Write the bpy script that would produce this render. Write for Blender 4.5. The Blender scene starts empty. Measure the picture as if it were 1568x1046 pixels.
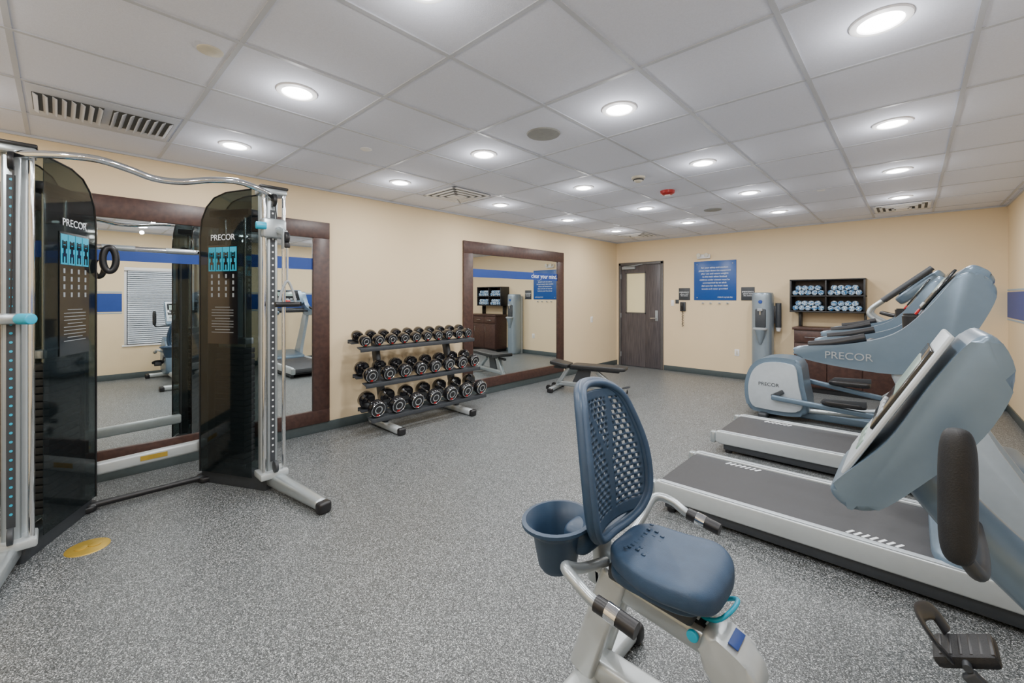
import bpy, bmesh, math, random
from mathutils import Vector, Matrix, Euler
random.seed(4)
SC = bpy.context.scene
V = Vector
# ------------------------------------------------------------------ materials
def mat(name, col, rough=0.5, metal=0.0, var=0.06, vscale=25.0, bump=0.0, bscale=200.0, coat=0.0, emis=None, es=0.0, spec=None):
    m = bpy.data.materials.new(name); m.use_nodes = True
    nt = m.node_tree; b = nt.nodes["Principled BSDF"]
    b.inputs["Roughness"].default_value = rough
    b.inputs["Metallic"].default_value = metal
    if spec is not None: b.inputs["Specular IOR Level"].default_value = spec
    if coat: b.inputs["Coat Weight"].default_value = coat
    tc = nt.nodes.new("ShaderNodeTexCoord")
    n = nt.nodes.new("ShaderNodeTexNoise"); n.inputs["Scale"].default_value = vscale; n.inputs["Detail"].default_value = 3
    nt.links.new(tc.outputs["Object"], n.inputs["Vector"])
    r = nt.nodes.new("ShaderNodeValToRGB")
    r.color_ramp.elements[0].position = 0.3; r.color_ramp.elements[1].position = 0.7
    r.color_ramp.elements[0].color = tuple(max(0, c*(1-var)) for c in col)+(1,)
    r.color_ramp.elements[1].color = tuple(min(1, c*(1+var)) for c in col)+(1,)
    nt.links.new(n.outputs["Fac"], r.inputs["Fac"]); nt.links.new(r.outputs["Color"], b.inputs["Base Color"])
    if emis:
        b.inputs["Emission Color"].default_value = emis+(1,); b.inputs["Emission Strength"].default_value = es
    if bump:
        n2 = nt.nodes.new("ShaderNodeTexNoise"); n2.inputs["Scale"].default_value = bscale
        nt.links.new(tc.outputs["Object"], n2.inputs["Vector"])
        bp = nt.nodes.new("ShaderNodeBump"); bp.inputs["Strength"].default_value = bump; bp.inputs["Distance"].default_value = 0.002
        nt.links.new(n2.outputs["Fac"], bp.inputs["Height"]); nt.links.new(bp.outputs["Normal"], b.inputs["Normal"])
    return m
def srgb(r, g, b):
    f = lambda c: (c/255/12.92) if c/255 <= 0.04045 else ((c/255+0.055)/1.055)**2.4
    return (f(r), f(g), f(b))

M_wall = mat("wall_paint", srgb(229, 207, 170), 0.7, var=0.015, vscale=2, bump=0.15, bscale=150)
M_white = mat("white_metal", srgb(236, 236, 238), 0.45, var=0.02)
M_base = mat("baseboard_rubber", srgb(70, 80, 82), 0.5)
M_blue = mat("blue_paint", srgb(24, 62, 138), 0.5, var=0.03)
M_lblue = mat("pale_line", srgb(150, 170, 185), 0.5, var=0.02)
M_sil = mat("silver_paint", srgb(172, 180, 184), 0.3, metal=0.6, var=0.02)
M_lsil = mat("light_silver", srgb(192, 199, 202), 0.35, metal=0.35, var=0.02)
M_chrome = mat("chrome", (0.78, 0.80, 0.82), 0.08, metal=1.0, var=0.01)
M_blk = mat("black_plastic", (0.012, 0.012, 0.014), 0.38, var=0.2)
M_gblk = mat("gloss_black", (0.008, 0.008, 0.010), 0.12, var=0.1, coat=0.5)
M_rub = mat("black_rubber", (0.010, 0.011, 0.013), 0.6, var=0.2, bump=0.3, bscale=400)
M_dgr = mat("dark_grey_plastic", srgb(54, 58, 63), 0.5)
M_hood = mat("blue_grey_shell", srgb(106, 126, 144), 0.32, metal=0.3, var=0.03)
M_lhood = mat("light_shell", srgb(168, 180, 190), 0.36, metal=0.2, var=0.03)
M_bez = mat("console_bezel", srgb(182, 191, 198), 0.38, metal=0.1, var=0.03)
M_navy = mat("navy_seat", srgb(50, 72, 98), 0.5, var=0.08, bump=0.3, bscale=300)
M_navyd = mat("navy_plastic", srgb(42, 64, 88), 0.42, var=0.05)
M_cyan = mat("cyan_plastic", srgb(20, 170, 206), 0.35, var=0.03)
M_red = mat("red_plastic", srgb(180, 20, 24), 0.35)
M_gold = mat("brass", srgb(196, 164, 70), 0.35, metal=0.5)
M_txt = mat("white_ink", srgb(235, 240, 245), 0.6, var=0.01)
M_scr = mat("display_black", (0.01, 0.012, 0.014), 0.15, coat=0.3)
M_lcd = mat("lcd_green", srgb(120, 140, 134), 0.3, emis=srgb(150, 190, 170), es=0.08)
M_grey = mat("grey_print", srgb(150, 156, 160), 0.5)
M_cream = mat("cream_plastic", srgb(214, 208, 192), 0.5)
M_spk = mat("speaker_grille", srgb(150, 152, 150), 0.6, bump=0.6, bscale=600)
M_duct = mat("duct_grey", srgb(92, 94, 92), 0.7)
M_frame = mat("door_frame_grey", srgb(88, 86, 86), 0.45)
M_wht = mat("water_cooler_grey", srgb(140, 154, 166), 0.3, metal=0.4, var=0.02)

def wood(name, c1, c2, rough=0.4, rot=(0, 0, 0), scale=3):
    m = bpy.data.materials.new(name); m.use_nodes = True; nt = m.node_tree; b = nt.nodes["Principled BSDF"]
    b.inputs["Roughness"].default_value = rough
    tc = nt.nodes.new("ShaderNodeTexCoord"); mp = nt.nodes.new("ShaderNodeMapping"); mp.inputs["Scale"].default_value = rot
    nt.links.new(tc.outputs["Object"], mp.inputs["Vector"])
    n = nt.nodes.new("ShaderNodeTexNoise"); n.inputs["Scale"].default_value = scale; n.inputs["Detail"].default_value = 6
    nt.links.new(mp.outputs["Vector"], n.inputs["Vector"])
    r = nt.nodes.new("ShaderNodeValToRGB"); r.color_ramp.elements[0].position = .35; r.color_ramp.elements[1].position = .65
    r.color_ramp.elements[0].color = c1+(1,); r.color_ramp.elements[1].color = c2+(1,)
    nt.links.new(n.outputs["Fac"], r.inputs["Fac"]); nt.links.new(r.outputs["Color"], b.inputs["Base Color"])
    return m
M_wood = wood("dark_walnut", srgb(60, 40, 36), srgb(76, 52, 45), rot=(8, 8, 8))
M_door = wood("door_wood", srgb(66, 62, 66), srgb(92, 86, 88), rot=(20, 20, 1))

def floor_mat():
    m = bpy.data.materials.new("speckled_rubber"); m.use_nodes = True; nt = m.node_tree; b = nt.nodes["Principled BSDF"]
    b.inputs["Roughness"].default_value = 0.42
    tc = nt.nodes.new("ShaderNodeTexCoord")
    def ramp(src, stops, interp='LINEAR'):
        r = nt.nodes.new("ShaderNodeValToRGB"); cr = r.color_ramp; cr.interpolation = interp
        cr.elements[0].position = stops[0][0]; cr.elements[0].color = stops[0][1]
        cr.elements[1].position = stops[-1][0]; cr.elements[1].color = stops[-1][1]
        for p, c in stops[1:-1]:
            e = cr.elements.new(p); e.color = c
        nt.links.new(src, r.inputs["Fac"]); return r.outputs["Color"]
    G = lambda c: srgb(c, c+4, c+5)+(1,)
    v = nt.nodes.new("ShaderNodeTexVoronoi"); v.inputs["Scale"].default_value = 300
    nt.links.new(tc.outputs["Object"], v.inputs["Vector"])
    sp = nt.nodes.new("ShaderNodeSeparateColor"); nt.links.new(v.outputs["Color"], sp.inputs["Color"])
    base = ramp(sp.outputs[0], [(0.0, G(34)), (.3, G(62)), (.6, G(92)), (.82, G(122)), (1.0, G(205))])
    n2 = nt.nodes.new("ShaderNodeTexNoise"); n2.inputs["Scale"].default_value = 95; n2.inputs["Detail"].default_value = 2
    nt.links.new(tc.outputs["Object"], n2.inputs["Vector"])
    mulc = ramp(n2.outputs["Fac"], [(.35, (.72, .72, .72, 1)), (.65, (1.25, 1.25, 1.25, 1))])
    mu = nt.nodes.new("ShaderNodeMixRGB"); mu.blend_type = 'MULTIPLY'; mu.inputs[0].default_value = 1
    nt.links.new(base, mu.inputs[1]); nt.links.new(mulc, mu.inputs[2])
    nt.links.new(mu.outputs["Color"], b.inputs["Base Color"])
    return m
M_floor = floor_mat()
M_ceil = mat("ceiling_tile", srgb(224, 228, 242), 0.9, var=0.03, vscale=140, bump=0.4, bscale=250)
M_grid = mat("ceiling_grid", srgb(192, 196, 205), 0.5, var=0.01)
def mirror_mat():
    m = bpy.data.materials.new("mirror_glass"); m.use_nodes = True; b = m.node_tree.nodes["Principled BSDF"]
    b.inputs["Base Color"].default_value = (.84, .88, .87, 1); b.inputs["Metallic"].default_value = 1; b.inputs["Roughness"].default_value = 0.0
    return m
M_mir = mirror_mat()
def smoke_mat():
    m = bpy.data.materials.new("smoked_acrylic"); m.use_nodes = True; nt = m.node_tree; b = nt.nodes["Principled BSDF"]
    b.inputs["Base Color"].default_value = (.012, .016, .018, 1); b.inputs["Roughness"].default_value = 0.04; b.inputs["IOR"].default_value = 1.7
    t = nt.nodes.new("ShaderNodeBsdfTransparent"); t.inputs["Color"].default_value = (.68, .75, .75, 1)
    mx = nt.nodes.new("ShaderNodeMixShader"); mx.inputs[0].default_value = 0.46
    nt.links.new(t.outputs[0], mx.inputs[1]); nt.links.new(b.outputs[0], mx.inputs[2])
    nt.links.new(mx.outputs[0], nt.nodes["Material Output"].inputs["Surface"])
    return m
M_smoke = smoke_mat()
def towel_mat():
    m = bpy.data.materials.new("towel_pattern"); m.use_nodes = True; nt = m.node_tree; b = nt.nodes["Principled BSDF"]
    b.inputs["Roughness"].default_value = .9
    tc = nt.nodes.new("ShaderNodeTexCoord"); w = nt.nodes.new("ShaderNodeTexNoise"); w.inputs["Scale"].default_value = 22; w.inputs["Distortion"].default_value = 2
    nt.links.new(tc.outputs["Object"], w.inputs["Vector"])
    r = nt.nodes.new("ShaderNodeValToRGB"); r.color_ramp.interpolation = 'CONSTANT'
    r.color_ramp.elements[0].position = 0; r.color_ramp.elements[0].color = srgb(200, 212, 220)+(1,)
    r.color_ramp.elements[1].position = .42; r.color_ramp.elements[1].color = srgb(30, 92, 140)+(1,)
    e = r.color_ramp.elements.new(.56); e.color = srgb(205, 216, 222)+(1,)
    nt.links.new(w.outputs["Fac"], r.inputs["Fac"]); nt.links.new(r.outputs["Color"], b.inputs["Base Color"])
    return m
M_towel = towel_mat()
M_lens = mat("lamp_lens", (1, 1, 1), 0.5, emis=(1.0, 0.99, 0.97), es=20, var=0.0)
M_night = mat("window_glass_night", srgb(60, 72, 88), 0.05)
M_doorglass = mat("door_glass", srgb(222, 212, 172), 0.15, var=0.05, vscale=3, emis=srgb(226, 212, 165), es=0.2)
M_belt = mat("belt_rubber", srgb(56, 58, 62), .55, bump=.3, bscale=500)
M_pad = mat("bench_pad", (.016, .017, .019), .42, bump=.2, bscale=300)

# ------------------------------------------------------------------ geometry helpers
def group(name, loc=(0, 0, 0), local=False, rz=0):
    e = bpy.data.objects.new(name, None); e.empty_display_size = .1
    e.location = loc; e.rotation_euler = (0, 0, rz); SC.collection.objects.link(e)
    return (e, V((0, 0, 0)) if local else -V(loc))
def emit(g, name, bm, m, smooth=True, angle=38):
    bmesh.ops.recalc_face_normals(bm, faces=bm.faces)
    me = bpy.data.meshes.new(name); bm.to_mesh(me); bm.free()
    if smooth:
        me.polygons.foreach_set("use_smooth", [True]*len(me.polygons)); me.set_sharp_from_angle(angle=math.radians(angle))
    me.materials.append(m)
    o = bpy.data.objects.new(name, me); SC.collection.objects.link(o)
    if g: o.parent = g[0]; o.location = g[1]
    return o
def box(g, name, c, s, m, bev=0.004, rot=None, seg=2):
    bm = bmesh.new(); bmesh.ops.create_cube(bm, size=1)
    bmesh.ops.scale(bm, vec=s, verts=bm.verts)
    if bev > 0:
        bev = min(bev, min(s)*0.49)
        bmesh.ops.bevel(bm, geom=bm.edges[:], offset=bev, segments=seg, affect='EDGES', profile=.5)
    if rot: bmesh.ops.rotate(bm, cent=(0, 0, 0), matrix=Euler(rot).to_matrix(), verts=bm.verts)
    bmesh.ops.translate(bm, vec=c, verts=bm.verts)
    return emit(g, name, bm, m)
def box2(g, name, a, b, m, bev=0.004):
    a, b = V(a), V(b); return box(g, name, (a+b)/2, [abs(x) for x in (b-a)], m, bev)
def beam(g, name, p1, p2, w, h, m, bev=.01, w2=None, h2=None):
    p1, p2 = V(p1), V(p2); d = p2-p1; L = d.length; z = d.normalized()
    up = V((0, 0, 1)) if abs(z.z) < .9 else V((1, 0, 0))
    x = up.cross(z).normalized(); y = z.cross(x)
    bm = bmesh.new(); bmesh.ops.create_cube(bm, size=1)
    for v in bm.verts:
        ww, hh = (w2 or w, h2 or h) if v.co.z > 0 else (w, h)
        v.co = V((v.co.x*ww, v.co.y*hh, v.co.z*L))
    if bev: bmesh.ops.bevel(bm, geom=bm.edges[:], offset=min(bev, w*.45, h*.45), segments=3, affect='EDGES', profile=.5)
    R = Matrix((x, y, z)).transposed()
    for v in bm.verts: v.co = R @ v.co+(p1+p2)/2
    return emit(g, name, bm, m)
def smooth_pts(pts, k=8, closed=False):
    out = []; n = len(pts); P = [V(p) for p in pts]
    rng = range(n if closed else n-1)
    for i in rng:
        if closed: p0, p1, p2, p3 = P[(i-1) % n], P[i], P[(i+1) % n], P[(i+2) % n]
        else: p0, p1, p2, p3 = P[max(i-1, 0)], P[i], P[i+1], P[min(i+2, n-1)]
        for j in range(k):
            t = j/k
            out.append(.5*((2*p1)+(-p0+p2)*t+(2*p0-5*p1+4*p2-p3)*t*t+(-p0+3*p1-3*p2+p3)*t**3))
    if not closed: out.append(P[-1])
    return out
def tube(g, name, pts, r, m, n=14, sm=8, closed=False, r2=None, flat=1.0):
    P = smooth_pts(pts, sm, closed) if sm else [V(p) for p in pts]
    N = len(P); bm = bmesh.new(); rings = []; prev = None
    for i, p in enumerate(P):
        if closed: t = (P[(i+1) % N]-P[i-1]).normalized()
        else: t = (P[min(i+1, N-1)]-P[max(i-1, 0)]).normalized()
        if prev is None:
            a = V((0, 0, 1)) if abs(t.z) < .9 else V((1, 0, 0)); u = a.cross(t).normalized()
        else: u = (prev-t*prev.dot(t)).normalized()
        prev = u; w = t.cross(u)
        rr = r if r2 is None else r+(r2-r)*i/(N-1)
        rings.append([bm.verts.new(p+u*rr*math.cos(2*math.pi*k/n)+w*rr*flat*math.sin(2*math.pi*k/n)) for k in range(n)])
    for i in range(N if closed else N-1):
        a, b = rings[i], rings[(i+1) % N]
        for k in range(n): bm.faces.new((a[k], a[(k+1) % n], b[(k+1) % n], b[k]))
    if not closed: bm.faces.new(rings[0]); bm.faces.new(rings[-1])
    return emit(g, name, bm, m, angle=50)
def cyl(g, name, p1, p2, r, m, r2=None, n=24, bev=0):
    p1, p2 = V(p1), V(p2); d = p2-p1; L = d.length
    r2 = r if r2 is None else r2
    bm = bmesh.new(); bmesh.ops.create_cone(bm, cap_ends=True, segments=n, radius1=r, radius2=r2, depth=L)
    if bev:
        ed = [e for e in bm.edges if abs(e.verts[0].co.z-e.verts[1].co.z) < 1e-5]
        bmesh.ops.bevel(bm, geom=ed, offset=bev, segments=3, affect='EDGES', profile=.5)
    q = V((0, 0, 1)).rotation_difference(d.normalized()).to_matrix()
    for v in bm.verts: v.co = q @ v.co+(p1+p2)/2
    return emit(g, name, bm, m)
def prism(g, name, prof, m, y0, y1, bev=.01, sm=0, O=(0, 0, 0), ux=(1, 0, 0), uy=(0, 1, 0), uz=(0, 0, 1), seg=3):
    P = [(p[0], p[1], 0) for p in prof]
    if sm: P = [tuple(q) for q in smooth_pts(P, sm, True)]
    O, ux, uy, uz = V(O), V(ux), V(uy), V(uz)
    bm = bmesh.new()
    A = [bm.verts.new(O+ux*p[0]+uz*p[1]+uy*y0) for p in P]
    B = [bm.verts.new(O+ux*p[0]+uz*p[1]+uy*y1) for p in P]
    n = len(P); f0 = bm.faces.new(A); f1 = bm.faces.new(B)
    for i in range(n): bm.faces.new((A[i], A[(i+1) % n], B[(i+1) % n], B[i]))
    if bev:
        es = list(f0.edges)+list(f1.edges)
        bmesh.ops.bevel(bm, geom=es, offset=bev, segments=seg, affect='EDGES', profile=.5, clamp_overlap=True)
    return emit(g, name, bm, m)
def sell(g, name, c, s, m, e1=.5, e2=.5, rot=None, n=40, k=20, fn=None):
    f = lambda w, e: math.copysign(abs(w)**e, w)
    bm = bmesh.new(); rows = []
    for i in range(1, k):
        a = -math.pi/2+math.pi*i/k; row = []
        for j in range(n):
            b = 2*math.pi*j/n
            p = V((f(math.cos(a), e1)*f(math.cos(b), e2)*s[0]/2, f(math.cos(a), e1)*f(math.sin(b), e2)*s[1]/2, f(math.sin(a), e1)*s[2]/2))
            row.append(p)
        rows.append(row)
    bot, top = V((0, 0, -s[2]/2)), V((0, 0, s[2]/2))
    if fn: rows = [[fn(p) for p in r] for r in rows]; bot = fn(bot); top = fn(top)
    rows = [[bm.verts.new(p) for p in r] for r in rows]; vb = bm.verts.new(bot); vt = bm.verts.new(top)
    for i in range(len(rows)-1):
        for j in range(n): bm.faces.new((rows[i][j], rows[i][(j+1) % n], rows[i+1][(j+1) % n], rows[i+1][j]))
    for j in range(n):
        bm.faces.new((vb, rows[0][(j+1) % n], rows[0][j])); bm.faces.new((vt, rows[-1][j], rows[-1][(j+1) % n]))
    if rot: bmesh.ops.rotate(bm, cent=(0, 0, 0), matrix=Euler(rot).to_matrix(), verts=bm.verts)
    bmesh.ops.translate(bm, vec=c, verts=bm.verts)
    return emit(g, name, bm, m, angle=60)
def lathe(g, name, c, prof, m, n=36, sx=1, sy=1):
    bm = bmesh.new(); c = V(c)
    R = [[bm.verts.new(c+V((r*sx*math.cos(2*math.pi*k/n), r*sy*math.sin(2*math.pi*k/n), z))) for k in range(n)] for r, z in prof]
    for a, b in zip(R, R[1:]):
        for k in range(n): bm.faces.new((a[k], a[(k+1) % n], b[(k+1) % n], b[k]))
    if prof[0][0] > 1e-4: bm.faces.new(R[0])
    if prof[-1][0] > 1e-4: bm.faces.new(R[-1])
    bmesh.ops.remove_doubles(bm, verts=bm.verts, dist=1e-6)
    return emit(g, name, bm, m)
def text(g, name, s, loc, size, m, rot, align='CENTER', sp=1.0):
    cu = bpy.data.curves.new(name, 'FONT'); cu.body = s; cu.size = size; cu.align_x = align; cu.align_y = 'CENTER'
    cu.extrude = .0006; cu.space_line = sp
    cu.materials.append(m); o = bpy.data.objects.new(name, cu); o.rotation_euler = rot; SC.collection.objects.link(o)
    if g: o.parent = g[0]; o.location = V(loc)+g[1]
    else: o.location = loc
    return o
FAR = (math.pi/2, 0, 0)
LEFT = (math.pi/2, 0, math.pi/2)

# ------------------------------------------------------------------ room
XR, YF, YB, H = 5.72, 8.53, -1.3, 2.71
box2(None, "floor", (-.1, YB-.1, -.1), (XR+.1, YF+.1, 0), M_floor, 0)
box2(None, "ceiling", (-.1, YB-.1, H), (XR+.1, YF+.1, H+.1), M_ceil, 0)
box2(None, "wall_left", (-.1, YB-.1, 0), (0, YF+.1, H), M_wall, 0)
box2(None, "wall_back", (0, YB-.1, 0), (XR, YB, H), M_wall, 0)
g = group("wall_far", (0, YF, 0))
box2(g, "wall_door_side", (0, YF, 0), (.06, YF+.1, H), M_wall, 0)
box2(g, "wall_main", (1.07, YF, 0), (XR, YF+.1, H), M_wall, 0)
box2(g, "wall_over_door", (.06, YF, 2.25), (1.07, YF+.1, H), M_wall, 0)
WY0, WY1, WZ0, WZ1 = .82, 2.75, .62, 2.05
g = group("wall_right", (XR, 0, 0))
box2(g, "wall_a", (XR, YB, 0), (XR+.1, WY0, H), M_wall, 0)
box2(g, "wall_b", (XR, WY1, 0), (XR+.1, YF, H), M_wall, 0)
box2(g, "wall_c", (XR, WY0, 0), (XR+.1, WY1, WZ0), M_wall, 0)
box2(g, "wall_d", (XR, WY0, WZ1), (XR+.1, WY1, H), M_wall, 0)
for i, (a, b) in enumerate(((YB, WY0-.03), (WY1+.03, YF))):
    g = group("trim_%d" % (i+1), (XR-.003, a, 1.2))
    box2(g, "stripe_blue", (XR-.006, a, 1.235), (XR+.0, b, 1.565), M_blue, 0)
    box2(g, "stripe_edge_top", (XR-.006, a, 1.58), (XR+.0, b, 1.60), M_lblue, 0)
    box2(g, "stripe_edge_low", (XR-.006, a, 1.20), (XR+.0, b, 1.22), M_lblue, 0)
g = group("window_1", (XR, WY0, WZ0))
box2(g, "glass", (XR+.07, WY0, WZ0), (XR+.08, WY1, WZ1), M_night, 0)
for nm, a, b in (("jamb_a", (XR+.04, WY0, WZ0), (XR+.1, WY0+.04, WZ1)), ("jamb_b", (XR+.04, WY1-.04, WZ0), (XR+.1, WY1, WZ1)),
                 ("sill", (XR-.02, WY0-.03, WZ0-.03), (XR+.1, WY1+.03, WZ0)), ("head", (XR+.0, WY0, WZ1-.06), (XR+.1, WY1, WZ1)),
                 ("mullion", (XR+.05, 1.76, WZ0), (XR+.09, 1.80, WZ1))):
    box2(g, nm, a, b, M_white, .003)
bm = bmesh.new()
for i in range(36):
    z = WZ0+.03+i*(WZ1-WZ0-.1)/35
    r = bmesh.ops.create_cube(bm, size=1)["verts"]
    bmesh.ops.scale(bm, vec=(.045, WY1-WY0-.1, .003), verts=r)
    bmesh.ops.rotate(bm, cent=(0, 0, 0), matrix=Euler((0, math.radians(-42), 0)).to_matrix(), verts=r)
    bmesh.ops.translate(bm, vec=(XR+.028, (WY0+WY1)/2, z), verts=r)
emit(g, "blind_slats", bm, mat("blind_slat", srgb(214, 222, 232), .5), smooth=False)

def bb(name, a, b): box2(None, name, a, b, M_base, .004)
bb("baseboard_left", (.0, YB, 0), (.014, YF, .105))
bb("baseboard_far", (1.08, YF-.014, 0), (XR, YF, .105))
bb("baseboard_right", (XR-.014, YB, 0), (XR, YF-.016, .105))
bb("baseboard_back", (.016, YB, 0), (XR-.016, YB+.014, .105))

g = group("trim_ceiling_grid", (0, 0, H))
for x in [3.1125+.635*k for k in range(-5, 5)]:
    if 0 < x < XR: box2(g, "runner", (x-.011, YB, H-.006), (x+.011, YF, H+.0), M_grid, 0)
for y in [2.095+.75*k for k in range(-5, 9)]:
    if YB < y < YF: box2(g, "cross", (0, y-.011, H-.005), (XR, y+.011, H+.0), M_grid, 0)
for nm, a, b in (("edge_l", (0, YB, H-.02), (.02, YF, H-.001)), ("edge_f", (0, YF-.02, H-.02), (XR, YF, H-.001)), ("edge_r", (XR-.02, YB, H-.02), (XR, YF, H-.001))):
    box2(g, nm, a, b, M_grid, 0)

for X in (.87, 2.16, 3.43, 4.70):
    for k in range(6):
        Y = -.54+1.502*k
        g = group("recessed_light", (X, Y, H))
        lathe(g, "trim_ring", (X, Y, H), [(.078, -.002), (.082, -.011), (.092, -.013), (.108, -.008), (.111, 0), (.08, 0)], M_white)
        lathe(g, "lens", (X, Y, H), [(.0, -.02), (.035, -.018), (.06, -.012), (.078, -.004), (.078, 0.0)], M_lens)
        for nm, tp, pw, dz in (("lamp", 'AREA', 14.5, .03), ("halo_fill", 'POINT', 3.0, .12)):  # POINT one is extra, hung below the fixture to brighten the ceiling around it
            L = bpy.data.lights.new("recessed_"+nm, tp); L.energy = pw; L.color = (1, .99, .98)
            if tp == 'AREA': L.shape = 'DISK'; L.size = .14
            else: L.shadow_soft_size = .03
            o = bpy.data.objects.new(nm, L); SC.collection.objects.link(o); o.parent = g[0]; o.location = (0, 0, -dz)

g = group("ceiling_vent", (.89, .22, H))
cx, cy = .89, .22
box2(g, "back", (cx-.29, cy-.35, H-.010), (cx+.29, cy+.35, H-.001), M_grid, .002)
for q in (-1, 1):
    box2(g, "duct", (cx-.17, cy+q*.175-.155, H-.0125), (cx+.17, cy+q*.175+.155, H-.009), M_duct, 0)
    for i in range(8):
        yy = cy+q*.175-.14+i*.04
        box(g, "slat", (cx, yy, H-.022), (.35, .024, .004), M_grid, 0, rot=(math.radians(35*q), 0, 0))
def diffuser(x, y):
    g = group("ceiling_diffuser", (x, y, H))
    for i, s in enumerate((.56, .44, .32, .20)):
        h = s/2; z = H-.006-i*.006
        for nm, a, b in (("a", (x-h, y-h, z-.012), (x+h, y-h+.03, z)), ("b", (x-h, y+h-.03, z-.012), (x+h, y+h, z)), ("c", (x-h, y-h, z-.012), (x-h+.03, y+h, z)), ("d", (x+h-.03, y-h, z-.012), (x+h, y+h, z))):
            box2(g, "louver_%d%s" % (i, nm), a, b, M_white, .003)
    box2(g, "duct", (x-.27, y-.27, H-.007), (x+.27, y+.27, H-.003), M_duct, 0)
    box2(g, "core", (x-.06, y-.06, H-.035), (x+.06, y+.06, H-.006), M_white, .004)
diffuser(.89, 3.22); diffuser(.89, 7.72); diffuser(4.7, 7.72)
for x, y, r in ((2.81, 2.46, .125), (2.79, 6.2, .115)):
    g = group("ceiling_speaker", (x, y, H))
    lathe(g, "grille", (x, y, H), [(0, -.012), (r*.85, -.011), (r*.95, -.008), (r, 0)], M_spk)
for x, y, r, m, nm in ((1.55, 1.72, .045, M_white, "sprinkler_cover"), (2.29, .51, .055, M_cream, "sprinkler_cover"), (4.05, 5.9, .04, M_white, "sprinkler_cover")):
    g = group(nm, (x, y, H)); lathe(g, "disc", (x, y, H), [(0, -.010), (r*.8, -.009), (r, -.004), (r, 0)], m)
g = group("smoke_detector", (2.79, 4.0, H))
lathe(g, "base", (2.79, 4.0, H), [(0, -.05), (.03, -.05), (.045, -.035), (.05, -.02), (.065, -.018), (.068, 0)], M_cream)
lathe(g, "slots", (2.79, 4.0, H), [(.046, -.036), (.052, -.034), (.052, -.024), (.046, -.022)], M_dgr)
g = group("fire_alarm_strobe", (2.77, 4.75, H))
lathe(g, "body", (2.77, 4.75, H), [(0, -.045), (.05, -.045), (.075, -.03), (.08, 0)], M_red)
box(g, "strobe", (2.77, 4.75, H-.05), (.06, .03, .02), M_white, .005)

# ------------------------------------------------------------------ mirrors
def mirror(y0, y1, label=False):
    z0, z1, w, d = .107, 2.33, .18, .035
    g = group("wall_mirror", (0, (y0+y1)/2, z0))
    box2(g, "glass", (.001, y0+.05, z0+.05), (.012, y1-.05, z1-.05), M_mir, 0)
    box2(g, "frame_top", (.001, y0, z1-w), (d, y1, z1), M_wood, .004)
    box2(g, "frame_bottom", (.001, y0, z0), (d, y1, z0+w*.8), M_wood, .004)
    box2(g, "frame_side_a", (.001, y0, z0+w*.8), (d-.0005, y0+w, z1-w), M_wood, .004)
    box2(g, "frame_side_b", (.001, y1-w, z0+w*.8), (d-.0005, y1, z1-w), M_wood, .004)
    box2(g, "decal_band", (.0125, y0+w, 1.80), (.0135, y1-w, 1.925), M_blue, 0)
    if label: text(g, "decal_text", "clear your mind.", (.0145, y1-w-.37, 1.865), .11, M_txt, LEFT)
mirror(-.36, 2.085); mirror(4.05, 6.5, True)

# ------------------------------------------------------------------ door
g = group("door_1", (.565, YF, 0))
box2(g, "frame_left", (.062, YF-.03, 0), (.112, YF+.05, 2.24), M_frame, .004)
box2(g, "frame_right", (1.018, YF-.03, 0), (1.068, YF+.05, 2.24), M_frame, .004)
box2(g, "frame_top", (.062, YF-.03, 2.19), (1.068, YF+.05, 2.245), M_frame, .004)
y0, y1 = YF-.012, YF+.03
box2(g, "stile_left", (.115, y0, .01), (.24, y1, 2.185), M_door, .002)
box2(g, "stile_right", (.68, y0, .01), (1.015, y1, 2.185), M_door, .002)
box2(g, "rail_top", (.24, y0, 2.02), (.68, y1, 2.185), M_door, 0)
box2(g, "rail_low", (.24, y0, .01), (.68, y1, 1.16), M_door, 0)
box2(g, "lite", (.24, YF+.004, 1.16), (.68, YF+.012, 2.02), M_doorglass, 0)
for a, b in (((.225, y0-.008, 1.145), (.25, y0+.01, 2.035)), ((.67, y0-.008, 1.145), (.695, y0+.01, 2.035)), ((.225, y0-.008, 1.145), (.695, y0+.01, 1.17)), ((.225, y0-.008, 2.01), (.695, y0+.01, 2.035))):
    box2(g, "lite_bead", a, b, M_frame, .002)
box2(g, "closer", (.16, YF-.07, 2.10), (.46, YF-.014, 2.16), M_grey, .01)
tube(g, "closer_arm", [(.2, YF-.06, 2.165), (.5, YF-.16, 2.17), (.62, YF-.03, 2.2)], .008, M_grey, sm=0)
box2(g, "lock_plate", (.90, YF-.026, 1.0), (.96, YF-.012, 1.22), M_grey, .006)
tube(g, "lever", [(.93, YF-.02, 1.06), (.93, YF-.07, 1.06), (.90, YF-.075, 1.06), (.82, YF-.07, 1.055)], .011, M_chrome)
for z in (.25, 1.1, 1.95): cyl(g, "hinge", (.113, YF-.022, z-.05), (.113, YF-.022, z+.05), .008, M_grey)

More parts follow.
